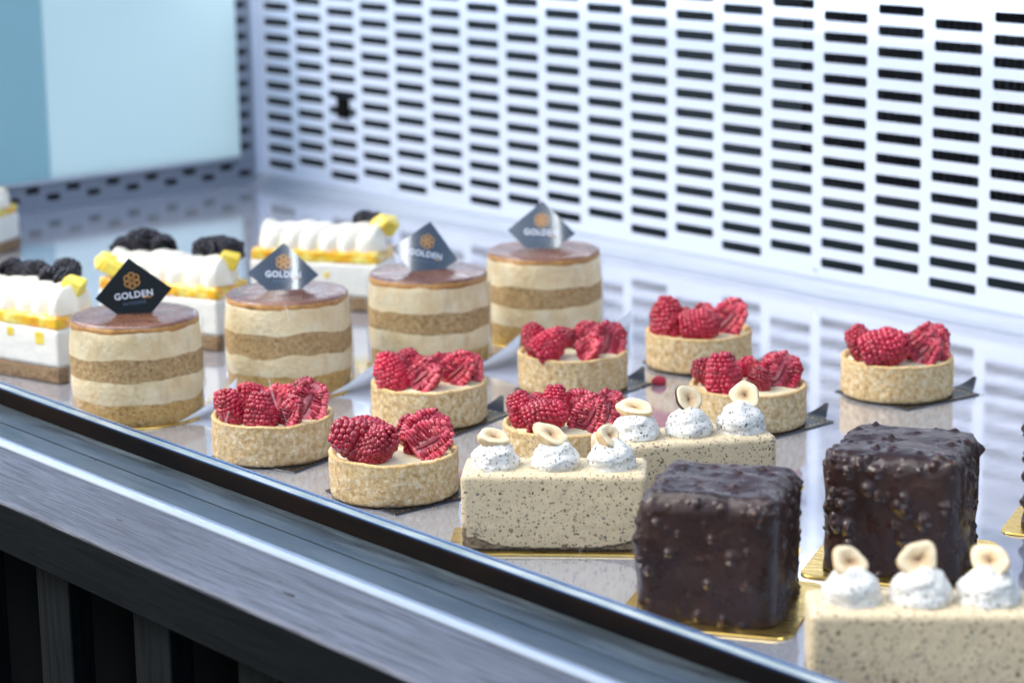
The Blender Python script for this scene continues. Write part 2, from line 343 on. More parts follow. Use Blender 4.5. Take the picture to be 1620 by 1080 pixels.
# dark plenum and cooling fins behind the grille
mb = MB(); mb.box(-8, 205, 7, 7.3, 0, 30); mb.box(-8, 205, .7, 7, -.3, 0); cpart(mb.build('plenum_wall', 'dark', smooth=False))
mb = MB(); mb.box(-3, -2.7, -3.2, 7, 3.6, 30); mb.box(-3, -2.7, -78, 7, 0, 3.6); mb.box(-2.7, 1.4, -78, -3.2, 3.3, 3.6); mb.box(-2.7, 1.4, -3.5, -3.2, 3.6, 30); cpart(mb.build('plenum_wall', 'dark', smooth=False))
mb = MB(); x = 84
while x < 180: mb.box(x, x+.05, 2.6, 5.6, 9, 25.5); x += .78
o = cpart(mb.build('cooling_fins', 'fin', smooth=False)); o['kind'] = 'stuff'
mb = MB(); mb.box(17.55, 19.7, -.28, -.002, 9.0, 11.2); mb.box(17.9, 19.35, -.5, -.28, 9.5, 10.7); cpart(bevel(mb.build('sensor_clip', 'rubber', smooth=False), .06))
# tray, coves
mb = MB(); mb.box(1.6, 200, -76.2, -.02, -.5, 0); cpart(mb.build('steel_tray', 'tray', smooth=False))
cpart(sweep_x('rear_cove', [(-.03,1.33),(-.45,1.1),(-.9,.62),(-1.4,.18),(-1.9,.004),(-.03,.004)], 1.6, 200, 'cove', None))
mb = MB(); mb.add([(1.6,-76,.3),(1.6,-.03,.3),(2.6,-.03,.01),(2.6,-76,.01)], [(0,1,2,3)]); mb.box(1.35,1.6,-76,-.03,.0,.31); cpart(mb.build('side_cove', 'cove', smooth=False))
mb = MB(); mb.box(1.58, 2.1, -.5, -.01, .0, 27.5); cpart(bevel(mb.build('corner_post', 'white', smooth=False), .1))
# side panels
mb = MB(); mb.box(2.12, 2.5, -27.1, -3.0, 3.55, 30); cpart(bevel(mb.build('side_panel', 'panel', smooth=False), .08))
mb = MB(); mb.box(2.16, 2.44, -75.6, -27.12, 3.55, 30); cpart(bevel(mb.build('darker_side_panel', 'panel_dark', smooth=False), .05))  # front stretch of the side, a darker teal than the pale panel
mb = MB(); mb.box(2.05, 2.62, -75.6, -2.8, 3.2, 3.56); cpart(bevel(mb.build('panel_rail', 'steel', smooth=False), .06))
# canopy with its lamp
mb = MB(); mb.box(1.6, 200, -9, 7, 30.5, 31.3); cpart(mb.build('canopy', 'white', smooth=False))
def lamp(name, y, z, x0, x1, wd=1.6):
    h = cpart(sweep_x('lamp_housing', [(y-wd-.15,z+1.2),(y+wd+.15,z+1.2),(y+wd+.15,z+.5),(y-wd-.15,z+.5)], x0, x1, 'white', None))
    cpart(sweep_x('lamp_diffuser', [(y-wd,z+.498),(y-wd,z+.2),(y-wd*.6,z-.35),(y,z-.5),(y+wd*.6,z-.35),(y+wd,z+.2),(y+wd,z+.498)], x0+.2, x1-.2, 'led', None, smooth=False))
lamp('rear', -2.6, 26.35, 3, 199, 1.0)
lamp('front', -70.5, 41, 3, 199, 3.4)
# front glass, its seal, the steel sill
XA, XB = -10, 205
mb = MB(); mb.box(1.6, 200, -76.05, -75.55, 3.215, 42); cpart(mb.build('front_glass', 'glass', smooth=False))
cpart(sweep_x('tray_front_lip', [(-75.2,3.15),(-75.2,.01),(-75.4,.01),(-75.4,3.15)], XA, XB, 'steel', None))
cpart(sweep_x('glass_seal', [(-75.43,3.19),(-75.43,2.6),(-76.25,2.6),(-76.25,3.19)], XA, XB, 'seal', None))
for (ya, yb, zt) in ((-75.44,-75.66,3.205),(-76.27,-76.32,3.203)):
    cpart(sweep_x('blue_edge', [(ya,zt),(ya,zt-.07),(yb,zt-.07),(yb,zt)], XA, XB, 'blue_edge', None))
cpart(sweep_x('black_gasket', [(-75.5,2.95),(-76.26,2.95),(-76.27,3.12),(-76.34,3.12),(-76.38,3.0),(-76.38,1.9),(-76.5,1.85),(-76.5,1.2),(-75.5,1.2)], XA, XB, 'rubber', None))
cpart(sweep_x('sill_profile', [(-76.52,2.12),(-76.9,2.07),(-78.6,1.99),(-78.62,1.2),(-76.52,1.2)], XA, XB, 'sill', None))
cpart(sweep_x('sill_profile', [(-78.70,1.975),(-80.3,1.93),(-80.3,1.2),(-78.70,1.2)], XA, XB, 'sill', None))
pr = [(-80.32,1.2),(-80.32,1.9),(-80.36,1.96),(-80.5,1.985),(-80.72,1.97),(-80.9,1.9),(-81.02,1.78),(-81.06,1.6),(-81.06,1.2)]
cpart(sweep_x('sill_nosing', pr, XA, XB, 'bright', None, smooth=False))
o = sc.objects['sill_nosing']; o.data.polygons.foreach_set('use_smooth', [True]*len(o.data.polygons)); bevel(o, .02, 1)
# smears and scratches dried on the inside of the glass: thin flakes standing on the pane
def flake(pts, wd):
    wd *= .7
    v = []; f = []
    for i, (x, z) in enumerate(pts):
        k = wd*(.3+.7*math.sin(math.pi*(i+.5)/len(pts)))
        v += [(x-k, -76.055, z), (x+k, -76.055, z), (x+k, -76.075, z), (x-k, -76.075, z)]
    for i in range(len(pts)-1):
        for j in range(4): f.append((i*4+j, i*4+(j+1)%4, i*4+4+(j+1)%4, i*4+4+j))
    f += [(3,2,1,0), tuple(len(v)-4+j for j in range(4))]
    cpart(build('dried_smear', v, f, 'dirt', smooth=False))
FLAKES = [([(116.96, 9.56), (117.23, 8.78), (117.64, 8.03)], 0.192), ([(118.28, 7.92), (118.74, 7.11), (119.5, 6.02)], 0.058), ([(112.57, 6.79), (112.17, 6.01), (111.82, 5.09)], 0.192), ([(115.77, 12.28), (116.07, 11.88), (116.3, 11.43)], 0.046), ([(118.87, 14.31), (119.09, 13.9), (119.25, 13.38)], 0.085), ([(121.9, 15.04), (122.22, 15.34), (122.38, 14.97), (122.7, 15.31)], 0.058), ([(144.35, 6.13), (144.3, 5.73), (144.15, 5.27)], 0.046), ([(144.48, 4.85), (144.57, 4.48), (144.66, 4.08)], 0.031), ([(116.31, 19.38), (116.99, 18.91), (117.86, 18.54)], 0.038), ([(116.78, 18.63), (117.58, 19.16), (118.3, 19.5)], 0.031), ([(115.91, 10.54), (115.75, 10.02), (115.65, 9.55)], 0.038), ([(123.63, 7.74), (123.59, 8.17), (123.56, 8.64)], 0.023)]

# ------------------------------------------------------------------ timber ledge in front
ledge = empty('timber_ledge', 110, -84, -40); tag_(ledge, 'weathered dark timber ledge with vertical slats below it, along the foot of the display case', 'ledge')
def lpart(o): o.parent = ledge; o.location = (-1.10, .84, .40); return o
def plank(name, x0, x1, y0, y1, z0, z1, mat, nx=200, ny=14):
    v = []; f = []
    for i in range(nx+1):
        x = x0+(x1-x0)*i/nx
        for j in range(ny+1):
            y = y0+(y1-y0)*j/ny; e = min(j, ny-j)
            z = z1+.035*fbm((x*.05, y*.9, 3), 1, 3)-(.05 if j == 0 else 0)
            v.append((x, y+(.0 if j else .05*fbm((x*.2,1,1),1,2)), z))
        v.append((x, y0-.03, z1-.14)); v.append((x, y0+.05, z0)); v.append((x, y1, z0))
    k = ny+4
    ring = list(range(ny, -1, -1))+[ny+1, ny+2, ny+3]
    for i in range(nx):
        for a in range(len(ring)):
            p, q = ring[a], ring[(a+1)%len(ring)]
            f.append((i*k+p, i*k+q, (i+1)*k+q, (i+1)*k+p))
    f.append(tuple(ring)); f.append(tuple(nx*k+q for q in reversed(ring)))
    return build(name, v, f, mat, smooth=True)
lb = lpart(plank('ledge_board', -10, 205, -87.05, -81.07, .9, 1.6, 'plank'))
for p in lb.data.polygons:
    if abs(p.normal.z) < .7: p.use_smooth = False
mb = MB(); mb.box(-10, 205, -87.12, -85.2, -1.5, 1.44); lpart(bevel(mb.build('shaded_face_board', 'shaded_face', smooth=False), .06))  # front face of the ledge, coloured near-black to stand for its shade
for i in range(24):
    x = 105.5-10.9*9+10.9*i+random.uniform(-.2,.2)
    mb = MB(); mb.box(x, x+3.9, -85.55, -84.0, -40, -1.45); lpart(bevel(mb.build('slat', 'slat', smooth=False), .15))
mb = MB(); mb.box(-10, 205, -80.6, -80.2, -40, 1.1); lpart(mb.build('backing_board', 'void', smooth=False))
mb = MB(); mb.box(-10, 205, -81.0, -76.0, .2, 1.19); lpart(mb.build('packing_strip', 'dark', smooth=False))
for (x, y, a, b) in ((130.3,-84.1,.75,.20),(128.2,-83.3,.12,.08),(112.5,-83.8,.6,.12)):
    v, f = lathe([(0,.035),(.6,.02),(1,-.02)], 20, lambda th, r_, z, i: (.15*r_*math.sin(3*th+x), 0))
    lpart(build('knot', [(x+p[0]*a, y+p[1]*b, 1.60+p[2]) for p in v], f, 'knot'))

# ------------------------------------------------------------------ fruit meshes
def berry_profile(t, fat=1.0):      # t 0 = wide open end, 1 = tip
    return fat*(.40*math.sqrt(max(0, 1-((t-.30)/.72)**2)) if t > .3 else .33+.07*math.sin(t/.3*math.pi/2))
def make_berry(name, mats, seed, fat=1.0, half=False, dr=.084, core=.94):
    """unit long along z, centred; half: cut plane y=0, flesh towards +y"""
    rnd = random.Random(seed); mb = MB()
    # closed core under the drupelets
    prof = [(0,-.44)]+[(max(.01, berry_profile(t, fat)*core), t-.5) for t in (.07,.2,.35,.5,.65,.8,.92)]+[(0,.45)]
    v, f = lathe(prof, 24)
    if half: v = [(x, max(y, .02), z) for x, y, z in v]
    mb.add(v, f, 2 if half else 1)
    t = .03
    row = 0
    while t < 1.0:
        rad = berry_profile(min(t,.985), fat)*(.93 if half or core < .9 else .89)
        n = max(1, int(2*math.pi*rad/(dr*(1.5 if half or core < .9 else 1.35))))
        for k in range(n):
            th = 2*math.pi*(k+.5*(row%2)+rnd.uniform(-.18,.18))/n
            x, y = rad*math.cos(th), rad*math.sin(th)
            if half and y < .02: continue
            s = dr*rnd.uniform(.74,1.2)
            blob(mb, (x, y, t-.5+rnd.uniform(-.012,.012)), s, s, s*.95, sub=1 if s < .07 else 2, m=0)
        t += dr*1.28*(1 if t < .7 else .85); row += 1
    if half:
        # cut drupelets around the outline, long axis pointing inwards, hollow in the middle
        for ringk, (fr, lr, wd, st) in enumerate(((.84,.17,.052,.080),(.46,.22,.040,.070))):
            for side in (-1, 1):
                t = .05+.1*ringk
                while t < .97-.12*ringk:
                    rad = berry_profile(min(t,.985), fat)
                    L = rad*lr*rnd.uniform(.75,1.25)+.025; cx = side*(rad*fr-.01+rnd.uniform(-.02,.02))
                    rot = Matrix.Rotation(-side*(t-.45)*1.5+rnd.uniform(-.4,.4), 3, 'Y')
                    blob(mb, (cx, rnd.uniform(-.025,.01)+.01*ringk, t-.5), L, .05, wd*rnd.uniform(.75,1.2), rot, 2, rnd.choice((2,2,2,0) if ringk == 0 else (2,3,3)))
                    if rnd.random() < .3: blob(mb, (cx, -.05, t-.5), .024, .014, .014, rot, 1, 4)
                    t += st*rnd.uniform(.75,1.2)
        blob(mb, (.01, .0, -.10), .045*fat, .03, .30, Matrix.Rotation(.08,3,'Y'), sub=2, m=1)
        for k in range(7): blob(mb, (rnd.uniform(-.1,.1), -.005, rnd.uniform(.2,.38)), .05, .04, .045, sub=1, m=2)
    mb.v = [tuple(Vector(p)+.05*noise.noise_vector(Vector(p)*2.2+Vector((seed,0,0)))) for p in mb.v]
    return mb.build(name, mats)
def stash(o):
    me = o.data; bpy.data.objects.remove(o); return me
RM = ['rasp','raspbody','raspcut','raspcore','seed']
rasp_whole = [stash(make_berry('raspberry', RM, 10+i, .98+.08*i, False, (.084,.092,.088)[i], .96)) for i in range(3)]
rasp_half = [stash(make_berry('raspberry_half', RM, 20+i, 1.05+.1*i, True)) for i in range(3)]
blackb = [stash(make_berry('blackberry', ['black','black'], 30+i, 1.1, False, .115, .8)) for i in range(2)]
def put(me, name, parent, loc, size, rot):
    o = bpy.data.objects.new(name, me); link(o, parent); o.location = tuple(c*.01 for c in loc); o.scale = (size, size, size) if not hasattr(size,'__len__') else size
    o.rotation_euler = rot.to_euler(); return o
def pose(tw, tilt, a): return (Matrix.Rotation(R(tw),3,'Z') @ Matrix.Rotation(R(tilt),3,'X') @ Matrix.Rotation(R(a),3,'Y'))
# meshes are 1 cm long per unit (built in cm); sizes below are lengths in cm

# ------------------------------------------------------------------ tarts
def shell_mesh(seed):
    rnd = random.Random(seed)
    prof = [(.05,.0),(2,.0),(3.7,.0),(3.93,.05)]+[(4.0, .05+2.5*(i/16)) for i in range(1,17)]+[(4.02,2.62),(3.95,2.70),(3.82,2.72),(3.70,2.68),(3.63,2.55),(3.6,2.2),(3.58,1.9)]
    def disp(th, r_, z, i):
        if i < 3: return (0,0)
        p = (math.cos(th)*r_+seed*9, math.sin(th)*r_, z)
        a = .06*fbm(p, .8, 2)+.05*fbm(p, 4.5, 3)
        dz = .08*fbm((math.cos(th)*2+seed, math.sin(th)*2, 0), 1, 3)-.22*max(0, noise.noise(Vector((math.cos(th)*5+seed*4, math.sin(th)*5, 2)))-.42)+.02*fbm(p, 6, 2) if z > 2.4 else 0
        seam = -.05 if abs(((th-4.66+seed) % (2*math.pi))-.1) < .03 and .1 < z < 2.6 else 0
        return (a+seam, dz)
    v, f = lathe(prof, 220, disp)
    k = len(prof); mi = [1 if (q % (k-1)) >= 19 else 0 for q in range(len(f))]
    return stash(build('tart_shell', v, f, ['pastry','rim'], mi=mi))
def filling_mesh(seed):
    prof = [(.01,2.72),(.8,2.70),(1.6,2.64),(2.4,2.58),(3.1,2.5),(3.5,2.42),(3.62,2.36)]
    return stash(build('custard_filling', *lathe(prof, 60, lambda th, r_, z, i: (0, .10*fbm((math.cos(th)*r_+seed, math.sin(th)*r_, 1), .8, 3) if r_ < 3.6 else 0)), 'custard'))
shells = [shell_mesh(s) for s in range(3)]; fills = [filling_mesh(s) for s in range(3)]
# name: centre x, y, view angle, berries (right, back, up, length, kind, roll, twist), label
TARTS = [
 ((101.4,-65.6),56.5,[(-2.69,-1.6,3.48,2.29,'W',-15,20),(-0.73,-2.6,3.37,2.34,'W',5,-10),(0.54,0.3,3.56,2.5,'H',10,0),(1.1,-2.7,3.26,2.09,'H',20,-50),(2.45,-1.0,3.12,2.75,'H',25,10),(-3.05,0.6,3.64,1.67,'W',-30,0),(2.0,1.6,3.2,2.1,'W',40,0)],
  'raspberry tart left of the frontmost tart, berries packed with no custard showing'),
 ((114.2,-65.2),53.5,[(-2.30,-1.6,3.21,3.0,'W',-70,10),(-0.87,-2.4,3.24,2.35,'W',50,-30),(-1.54,1.6,3.47,2.19,'W',-60,0),(0.92,1.6,3.73,2.15,'H',15,-20),(2.15,0.6,3.48,2.7,'H',40,0),(2.55,-1.4,3.29,2.74,'H',60,10)],
  'frontmost raspberry tart with a big cut berry on its right, beside the hazelnut bar'),
 ((101.1,-52.3),52.6,[(-2.67,-1.4,3.18,2.4,'W',-20,10),(-0.75,1.6,3.25,2.0,'W',0,0),(-0.41,-2.2,3.1,2.5,'H',35,-30),(1.02,1.6,3.07,2.2,'H',10,20),(1.95,-0.8,3.08,2.56,'H',35,-20),(3.1,0.4,3.07,2.2,'H',20,10)],
  'raspberry tart between the third layered cake and the frontmost tart, pointed berries in a row'),
 ((100.8,-38.8),49.1,[(-2.77,-0.6,3.1,2.35,'W',-25,0),(-1.56,-2.4,3.15,2.5,'W',60,10),(-0.97,1.2,3.27,2.2,'W',70,0),(1.21,1.4,3.4,2.32,'H',20,0),(1.0,-2.4,3.13,2.2,'H',50,-50),(2.62,-0.6,3.17,2.59,'H',20,15)],
  'raspberry tart directly in front of the rearmost layered cake, custard peeping through its middle'),
 ((116.2,-52.9),49.3,[(-2.85,-0.4,3.44,2.22,'W',-30,0),(-2.4,1.4,3.77,1.6,'W',-40,0),(-1.15,-2.3,3.48,2.6,'W',70,0),(-0.59,1.8,4.0,2.0,'W',0,0),(0.97,1.6,3.73,2.2,'H',60,0),(1.62,-1.8,3.54,2.5,'H',20,-20),(2.88,0.4,3.5,2.4,'H',10,0)],
  'raspberry tart partly hidden behind the two hazelnut bars'),
 ((101.9,-27.1),46.0,[(-2.35,-1.0,3.5,2.78,'W',-10,0),(-2.8,0.8,3.37,1.9,'W',-30,0),(0.36,2.2,3.7,1.9,'H',0,0),(0.12,-2.4,3.0,2.6,'W',80,0),(2.49,-0.6,3.4,2.87,'H',35,-10)],
  'rearmost raspberry tart, right of the rearmost layered cake, near the grille'),
 ((116.8,-36.8),44.8,[(-3.2,0.2,2.99,2.34,'W',-75,0),(-1.69,-1.8,3.2,2.69,'W',-10,0),(-2.2,0.8,3.63,1.9,'W',0,0),(0.05,1.8,3.6,1.85,'H',-15,-20),(0.7,-1.4,3.5,1.9,'W',10,0),(2.29,-0.2,3.25,2.6,'H',35,10)],
  'raspberry tart behind the rear hazelnut bar, large hollow cut berry on its right'),
 ((118.1,-23.0),41.2,[(-2.95,-0.8,3.2,2.45,'W',-40,0),(-0.78,-2.2,3.28,2.99,'W',75,0),(-1.0,1.6,3.62,2.18,'W',-60,0),(1.87,-1.6,3.5,2.36,'H',30,-20),(2.3,1.0,3.8,2.6,'H',20,0),(3.1,-0.4,3.41,2.36,'H',15,30)],
  'raspberry tart standing alone on the right, behind the rear chocolate cube'),
]
random.seed(5)
for i, (c, ph, bs, lab) in enumerate(TARTS):
    bs = bs+[(random.uniform(-2.2,-.4),random.uniform(1.6,2.3),3.1,random.uniform(1.7,2.1),'WH'[i%2],random.uniform(40,110),random.uniform(-30,30)),(random.uniform(.6,2.2),random.uniform(1.5,2.2),3.1,random.uniform(1.7,2.1),'H',random.uniform(-80,80),random.uniform(-30,30))]
    t = empty('raspberry_tart', c[0], c[1], .12, ph); tag_(t, lab, 'tart', 'raspberry tarts in the case')
    o = bpy.data.objects.new('tart_shell', shells[i%3]); link(o, t); o.rotation_euler = (0,0,R((0,0,150,40,200,90,260,300)[i]) if i != 1 else R(10))
    o = bpy.data.objects.new('custard_filling', fills[i%3]); link(o, t); o.rotation_euler = (0,0,i)
    for j, (x, y, z, L, kd, a, tw) in enumerate(bs):
        sa, ca = abs(math.sin(R(a))), abs(math.cos(R(a)))
        ex = L*(.46*sa+.36*ca); ez = L*(.47*ca+.36*sa)
        x = max(-3.9+ex, min(3.9-ex, x)); rr_ = math.hypot(x, y); lim = (3.8 if kd == 'W' else 3.95)-.34*L
        if rr_ > lim: x *= lim/rr_; y *= lim/rr_; rr_ = lim
        z = max(z-.45, 2.42+ez*(.60 if rr_ < 2 else (.90 if kd == 'W' else .76))); L *= 1.06
        me = (rasp_whole if kd == 'W' else rasp_half)[(i+j)%3]
        put(me, 'raspberry', t, (x, y, z), (L*1.0, L*(1.0 if kd=='H' else .88), L), pose(tw, (-22 if kd == 'H' else -8)+random.uniform(-5,5), a+random.uniform(-6,6)))

# printed black boards under the tarts
def dots(mb, pts, z, s=.09, m=0):
    for x, y in pts: mb.add([(x-s,y-s,z),(x+s,y-s,z),(x+s,y+s,z),(x-s,y+s,z)], [(0,1,2,3)], m)
def black_board():
    t = empty('black_cake_board', 0, 0)
    h = 3.65; mb = MB(); mb.box(-h, h, -h, h, .01, .10)
    bevel(mb.build('board', 'blackcard', t, smooth=False), .03, 1)
    mb = MB(); n = 15; p = [(-h+.35+k*(2*h-.7)/n, s*(h-.35)) for k in range(n+1) for s in (-1,1)]; p += [(b, a) for a, b in p]
    dots(mb, p, .103); mb.build('printed_dots', 'gold', t, smooth=False)
    # pull tab, slightly lifted, at the right corner
    mb = MB(); v = []; f = []
    for k in range(7):
        s = k/6; wv = 1.0*(1-s*.85); x = h+.0+s*1.3; z = .10+.75*s**1.5
        v += [(x, -wv-1.9, z), (x, wv-1.9, z), (x, wv-1.9, z-.05), (x, -wv-1.9, z-.05)]
    for k in range(6):
        for j in range(4): f.append((k*4+j, k*4+(j+1)%4, k*4+4+(j+1)%4, k*4+4+j))
    f += [(3,2,1,0),(24,25,26,27)]; mb.add(v, f); mb.build('pull_tab', 'blackcard', t, smooth=False)
    return t
proto = black_board()
where = ['the packed raspberry tart beside the front sill','the frontmost raspberry tart','the tart in front of the third layered cake','the tart in front of the rearmost layered cake','the tart hidden behind the hazelnut bars','the rearmost raspberry tart near the grille','the tart behind the rear hazelnut bar','the lone raspberry tart on the right']
for i, (c, ph, bs, lab) in enumerate(TARTS):
    t = proto if i == 0 else copy_tree(proto)
    t.location = ((c[0]+.75*math.cos(R(ph)))*.01, (c[1]+.75*math.sin(R(ph)))*.01, 0); t.rotation_euler = (0,0,R(ph+45+(6,-8,10,8,5,-10,3,0)[i]))
    tag_(t, 'black cake board with gold dots under '+where[i], 'cake board', 'black boards under the tarts')

# ------------------------------------------------------------------ layered mousse cakes
def layer_cake(c, seed, rz, lab, blab, tlab, tag):
    t = empty('layered_cake', c[0], c[1], .14, rz); tag_(t, lab, 'cake', 'round layered cakes')
    R0 = 4.42
    def bnd(k, th): # boundary heights
        base = (0, 1.5, 3.1, 4.65, 6.55, 6.95)[k]; amp = (0,.16,.15,.17,.10,.03)[k]*(1 if seed != 2 else 1.7)
        fine = .035*fbm((math.cos(th)*9+seed*3, math.sin(th)*9, k), 1, 3) if 0 < k < 4 else 0
        return base+fine+amp*(1.6*fbm((math.cos(th)*1.2+seed*3+k*7, math.sin(th)*1.2, k), 1, 3))
    def rad(z, th): return R0+.22*math.sin(math.pi*min(1,max(0,z/7)))**.8+.05*fbm((math.cos(th)*2+seed, math.sin(th)*2, z*.5), 1, 2)
    for k, (nm, mt, inset) in enumerate((('sponge_base','sponge',0),('cream_layer','vanilla',.005),('sponge_layer','sponge2',0),('cream_layer','vanilla',.005))):
        n = 140; rows = 9; v = []; f = []
        for j in range(n):
            th = 2*math.pi*j/n; lo, hi = bnd(k, th), bnd(k+1, th)
            for i in range(rows):
                s = i/(rows-1); z = lo+(hi-lo)*s; p = (math.cos(th)*4.5+seed*5, math.sin(th)*4.5, z+k)
                rr_ = rad(z, th)+inset+(.035 if 'sponge' in nm else .015)*fbm(p, 2.2, 3)
                v.append((rr_*math.cos(th), rr_*math.sin(th), z))
        kk = rows
        for j in range(n):
            a, b = j*kk, ((j+1)%n)*kk
            for i in range(kk-1): f.append((a+i, b+i, b+i+1, a+i+1))
        build(nm, v, f, mt, t)
    # caramel band and glossy glaze
    prof = [(4.0,6.2),(R0+.02,6.35),(R0+.09,6.55),(R0+.07,6.85),(R0-.12,6.97),(R0-.3,6.99)]
    build('caramel_edge', *lathe(prof, 120, lambda th, r_, z, i: (.03*fbm((math.cos(th)*3+seed,math.sin(th)*3,z),1,2), (.22*fbm((math.cos(th)*1.5+seed,math.sin(th)*1.5,0),1,3) if i < 3 else 0))), 'caramel', t)
    prof = [(.01,7.08),(1.5,7.08),(3,7.07),(4.0,7.06),(R0-.1,7.02),(R0+.05,6.93),(R0+.06,6.87)]
    build('glaze', *lathe(prof, 120, lambda th, r_, z, i: (0, .035*fbm((math.cos(th)*r_*.4+seed,math.sin(th)*r_*.4,0),1,3) if i < 4 else (.08*fbm((math.cos(th)*2+seed,math.sin(th)*2,5),1,2) if i > 5 else 0))), 'glaze', t)
    # acetate collar with a flared end
    v = []; f = []; n = 90
    for j in range(n+1):
        th = R(-18)+2*math.pi*j/n; e = max(0, (j-n+7)/7.0)
        rr_ = R0+.34+e*e*.45
        v += [(rr_*math.cos(th), rr_*math.sin(th), .02), (rr_*math.cos(th), rr_*math.sin(th), 6.7), ((rr_+.02)*math.cos(th), (rr_+.02)*math.sin(th), 6.7), ((rr_+.02)*math.cos(th), (rr_+.02)*math.sin(th), .02)]
    for j in range(n):
        for q in range(4): f.append((j*4+q, j*4+(q+1)%4, j*4+4+(q+1)%4, j*4+4+q))
    build('acetate_collar', v, f, 'film', t)
    # board: golden round with a silver curled tab at the right
    b = empty('gold_cake_board', c[0], c[1], 0, rz); tag_(b, blab, 'cake board', 'gold boards under the round cakes')
    build('board', *lathe([(.01,.01),(4.85,.01),(4.9,.06),(4.85,.11),(.01,.12)], 80), 'gold', b)
    v = []; f = []; m_ = 12
    for k in range(m_):
        q = k/(m_-1); x = 1.8+q*4.9; y = -4.35+q*3.6; z = .03+2.1*q**1.7
        v += [(x, y, .02), (x+.3*q, y+.7*q, z+.02), (x+.3*q, y+.7*q+.06, z), (x, y+.08, .015)]
    for k in range(m_-1):
        for j in range(4): f.append((k*4+j, k*4+(j+1)%4, k*4+4+(j+1)%4, k*4+4+j))
    f += [(3,2,1,0), tuple((m_-1)*4+j for j in range(4))]
    build('curled_tab', v, f, 'silver', b)
    make_tag(c, rz, *tag, tlab)

def text_mesh(s, size, name, mat, parent, x, z, y, bold=0):
    cu = bpy.data.curves.new(name, 'FONT'); cu.body = s; cu.size = size*.01; cu.align_x = 'CENTER'; cu.align_y = 'CENTER'; cu.extrude = .00005; cu.offset = bold*.01; cu.space_character = 1.1
    o = bpy.data.objects.new(name, cu); sc.collection.objects.link(o)
    dg = bpy.context.evaluated_depsgraph_get(); me = bpy.data.meshes.new_from_object(o.evaluated_get(dg)); bpy.data.objects.remove(o)
    me.materials.clear(); me.materials.append(MT[mat]); me.name = name
    # onto the card: text x -> x, text y -> z, facing -y, following the card's bend
    for v in me.vertices:
        a, b = v.co.x*100+x, v.co.y*100+z; v.co = Vector((a*.01, (bend(a)-y+v.co.z*-100)*.01, b*.01))
    return link(bpy.data.objects.new(name, me), parent)
BEND = [0]
def bend(a): return BEND[0]*a*a
def make_tag(c, rz, dx, dy, W_, H_, yawt, lean, rollt, bd, lab):
    BEND[0] = bd
    cs, sn = math.cos(R(rz)), math.sin(R(rz))
    e = empty('diamond_tag', c[0]+dx*cs-dy*sn, c[1]+dx*sn+dy*cs, 7.0); tag_(e, lab, 'tag', 'black diamond tags stuck in the round cakes')
    e.rotation_euler = (Matrix.Rotation(R(rz+yawt),3,'Z') @ Matrix.Rotation(R(-lean),3,'X') @ Matrix.Rotation(R(rollt),3,'Y')).to_euler()
    hw, hh = W_/2, H_/2; zc = hh*.66; N = 24; mb = MB(); v = []; f = []
    for i in range(N+1):
        x = -hw+W_*i/N; h = hh*(1-abs(x)/hw)+.02
        for (yy, z) in ((0,h),(0,-h),(.05,-h),(.05,h)): v.append((x, bend(x)+yy, max(zc+z, -.9)))
    for i in range(N):
        for j in range(4): f.append((i*4+j, i*4+(j+1)%4, i*4+4+(j+1)%4, i*4+4+j))
    mb.add(v, f); mb.build('card', 'tag' if bd else 'tagmatt', e, smooth=False)
    # looped rosette emblem
    mb = MB(); cz = zc+hh*.37; rr_ = hw*.20
    def ring(cx, cz_, ra, w_, n=22, a0=0, a1=360):
        v = []; f = []
        for k in range(n+1):
            a = R(a0+(a1-a0)*k/n)
            for q in (ra-w_, ra+w_):
                px, pz = cx+q*math.cos(a), cz_+q*math.sin(a); v += [(px, bend(px)-.008, pz), (px, bend(px)-.002, pz)]
        for k in range(n):
            b = k*4; f += [(b,b+2,b+6,b+4),(b+1,b,b+4,b+5),(b+2,b+3,b+7,b+6)]
        mb.add(v, f)
    for k in range(6): a = R(60*k+30); ring(rr_*.62*math.cos(a), cz+rr_*.62*math.sin(a), rr_*.42, rr_*.09)
    ring(0, cz, rr_*.42, rr_*.10, a0=40, a1=320); ring(0, cz, rr_*.20, rr_*.07)
    mb.build('emblem', 'taggold', e, smooth=False)
    text_mesh('GOLDEN', hw*.235, 'lettering', 'tagwhite', e, 0, zc+hh*.00-.10, .008, .012)
    text_mesh('PATISSERIE', hw*.115, 'small_lettering', 'tagblue', e, 0, zc-hh*.27, .008)
    mb = MB(); mb.box(hw*.22, hw*.46, bend(hw*.35)-.012, bend(hw*.35)+.01, zc-hh*.165, zc-hh*.125); mb.build('gold_stroke', 'taggold', e, smooth=False)

layer_cake((85.65,-66.4), 1, 61.7, 'layered mousse cake nearest the front, flat black tag facing forward', 'gold board under the frontmost layered cake', 'matt black diamond tag reading GOLDEN in full, on the frontmost round cake', (.15,-.2,5.35,5.0,0,6,-5,.0))
layer_cake((86.3,-53.9), 2, 57, 'second layered mousse cake from the front, its glazed top streaked with light', 'gold board under the second layered cake from the front', 'diamond tag with white glare over its right half, on the second cake from the front', (-.3,.1,5.2,4.5,2,19,4,.06))
layer_cake((87.3,-41.6), 3, 53, 'third layered mousse cake from the front, its tag leaning over the mango slice behind', 'gold board under the third layered cake from the front', 'tilted diamond tag with glare at its lower left, on the third round cake', (-.4,-.1,5.2,4.9,13,19.5,14,.06))
layer_cake((86.3,-29.2), 4, 49, 'rearmost layered mousse cake, closest to the white grille', 'gold board under the rearmost layered cake', 'diamond tag washed out by glare against the white grille, on the rearmost round cake', (-.3,0,5.4,4.8,-3,16,3,.06))

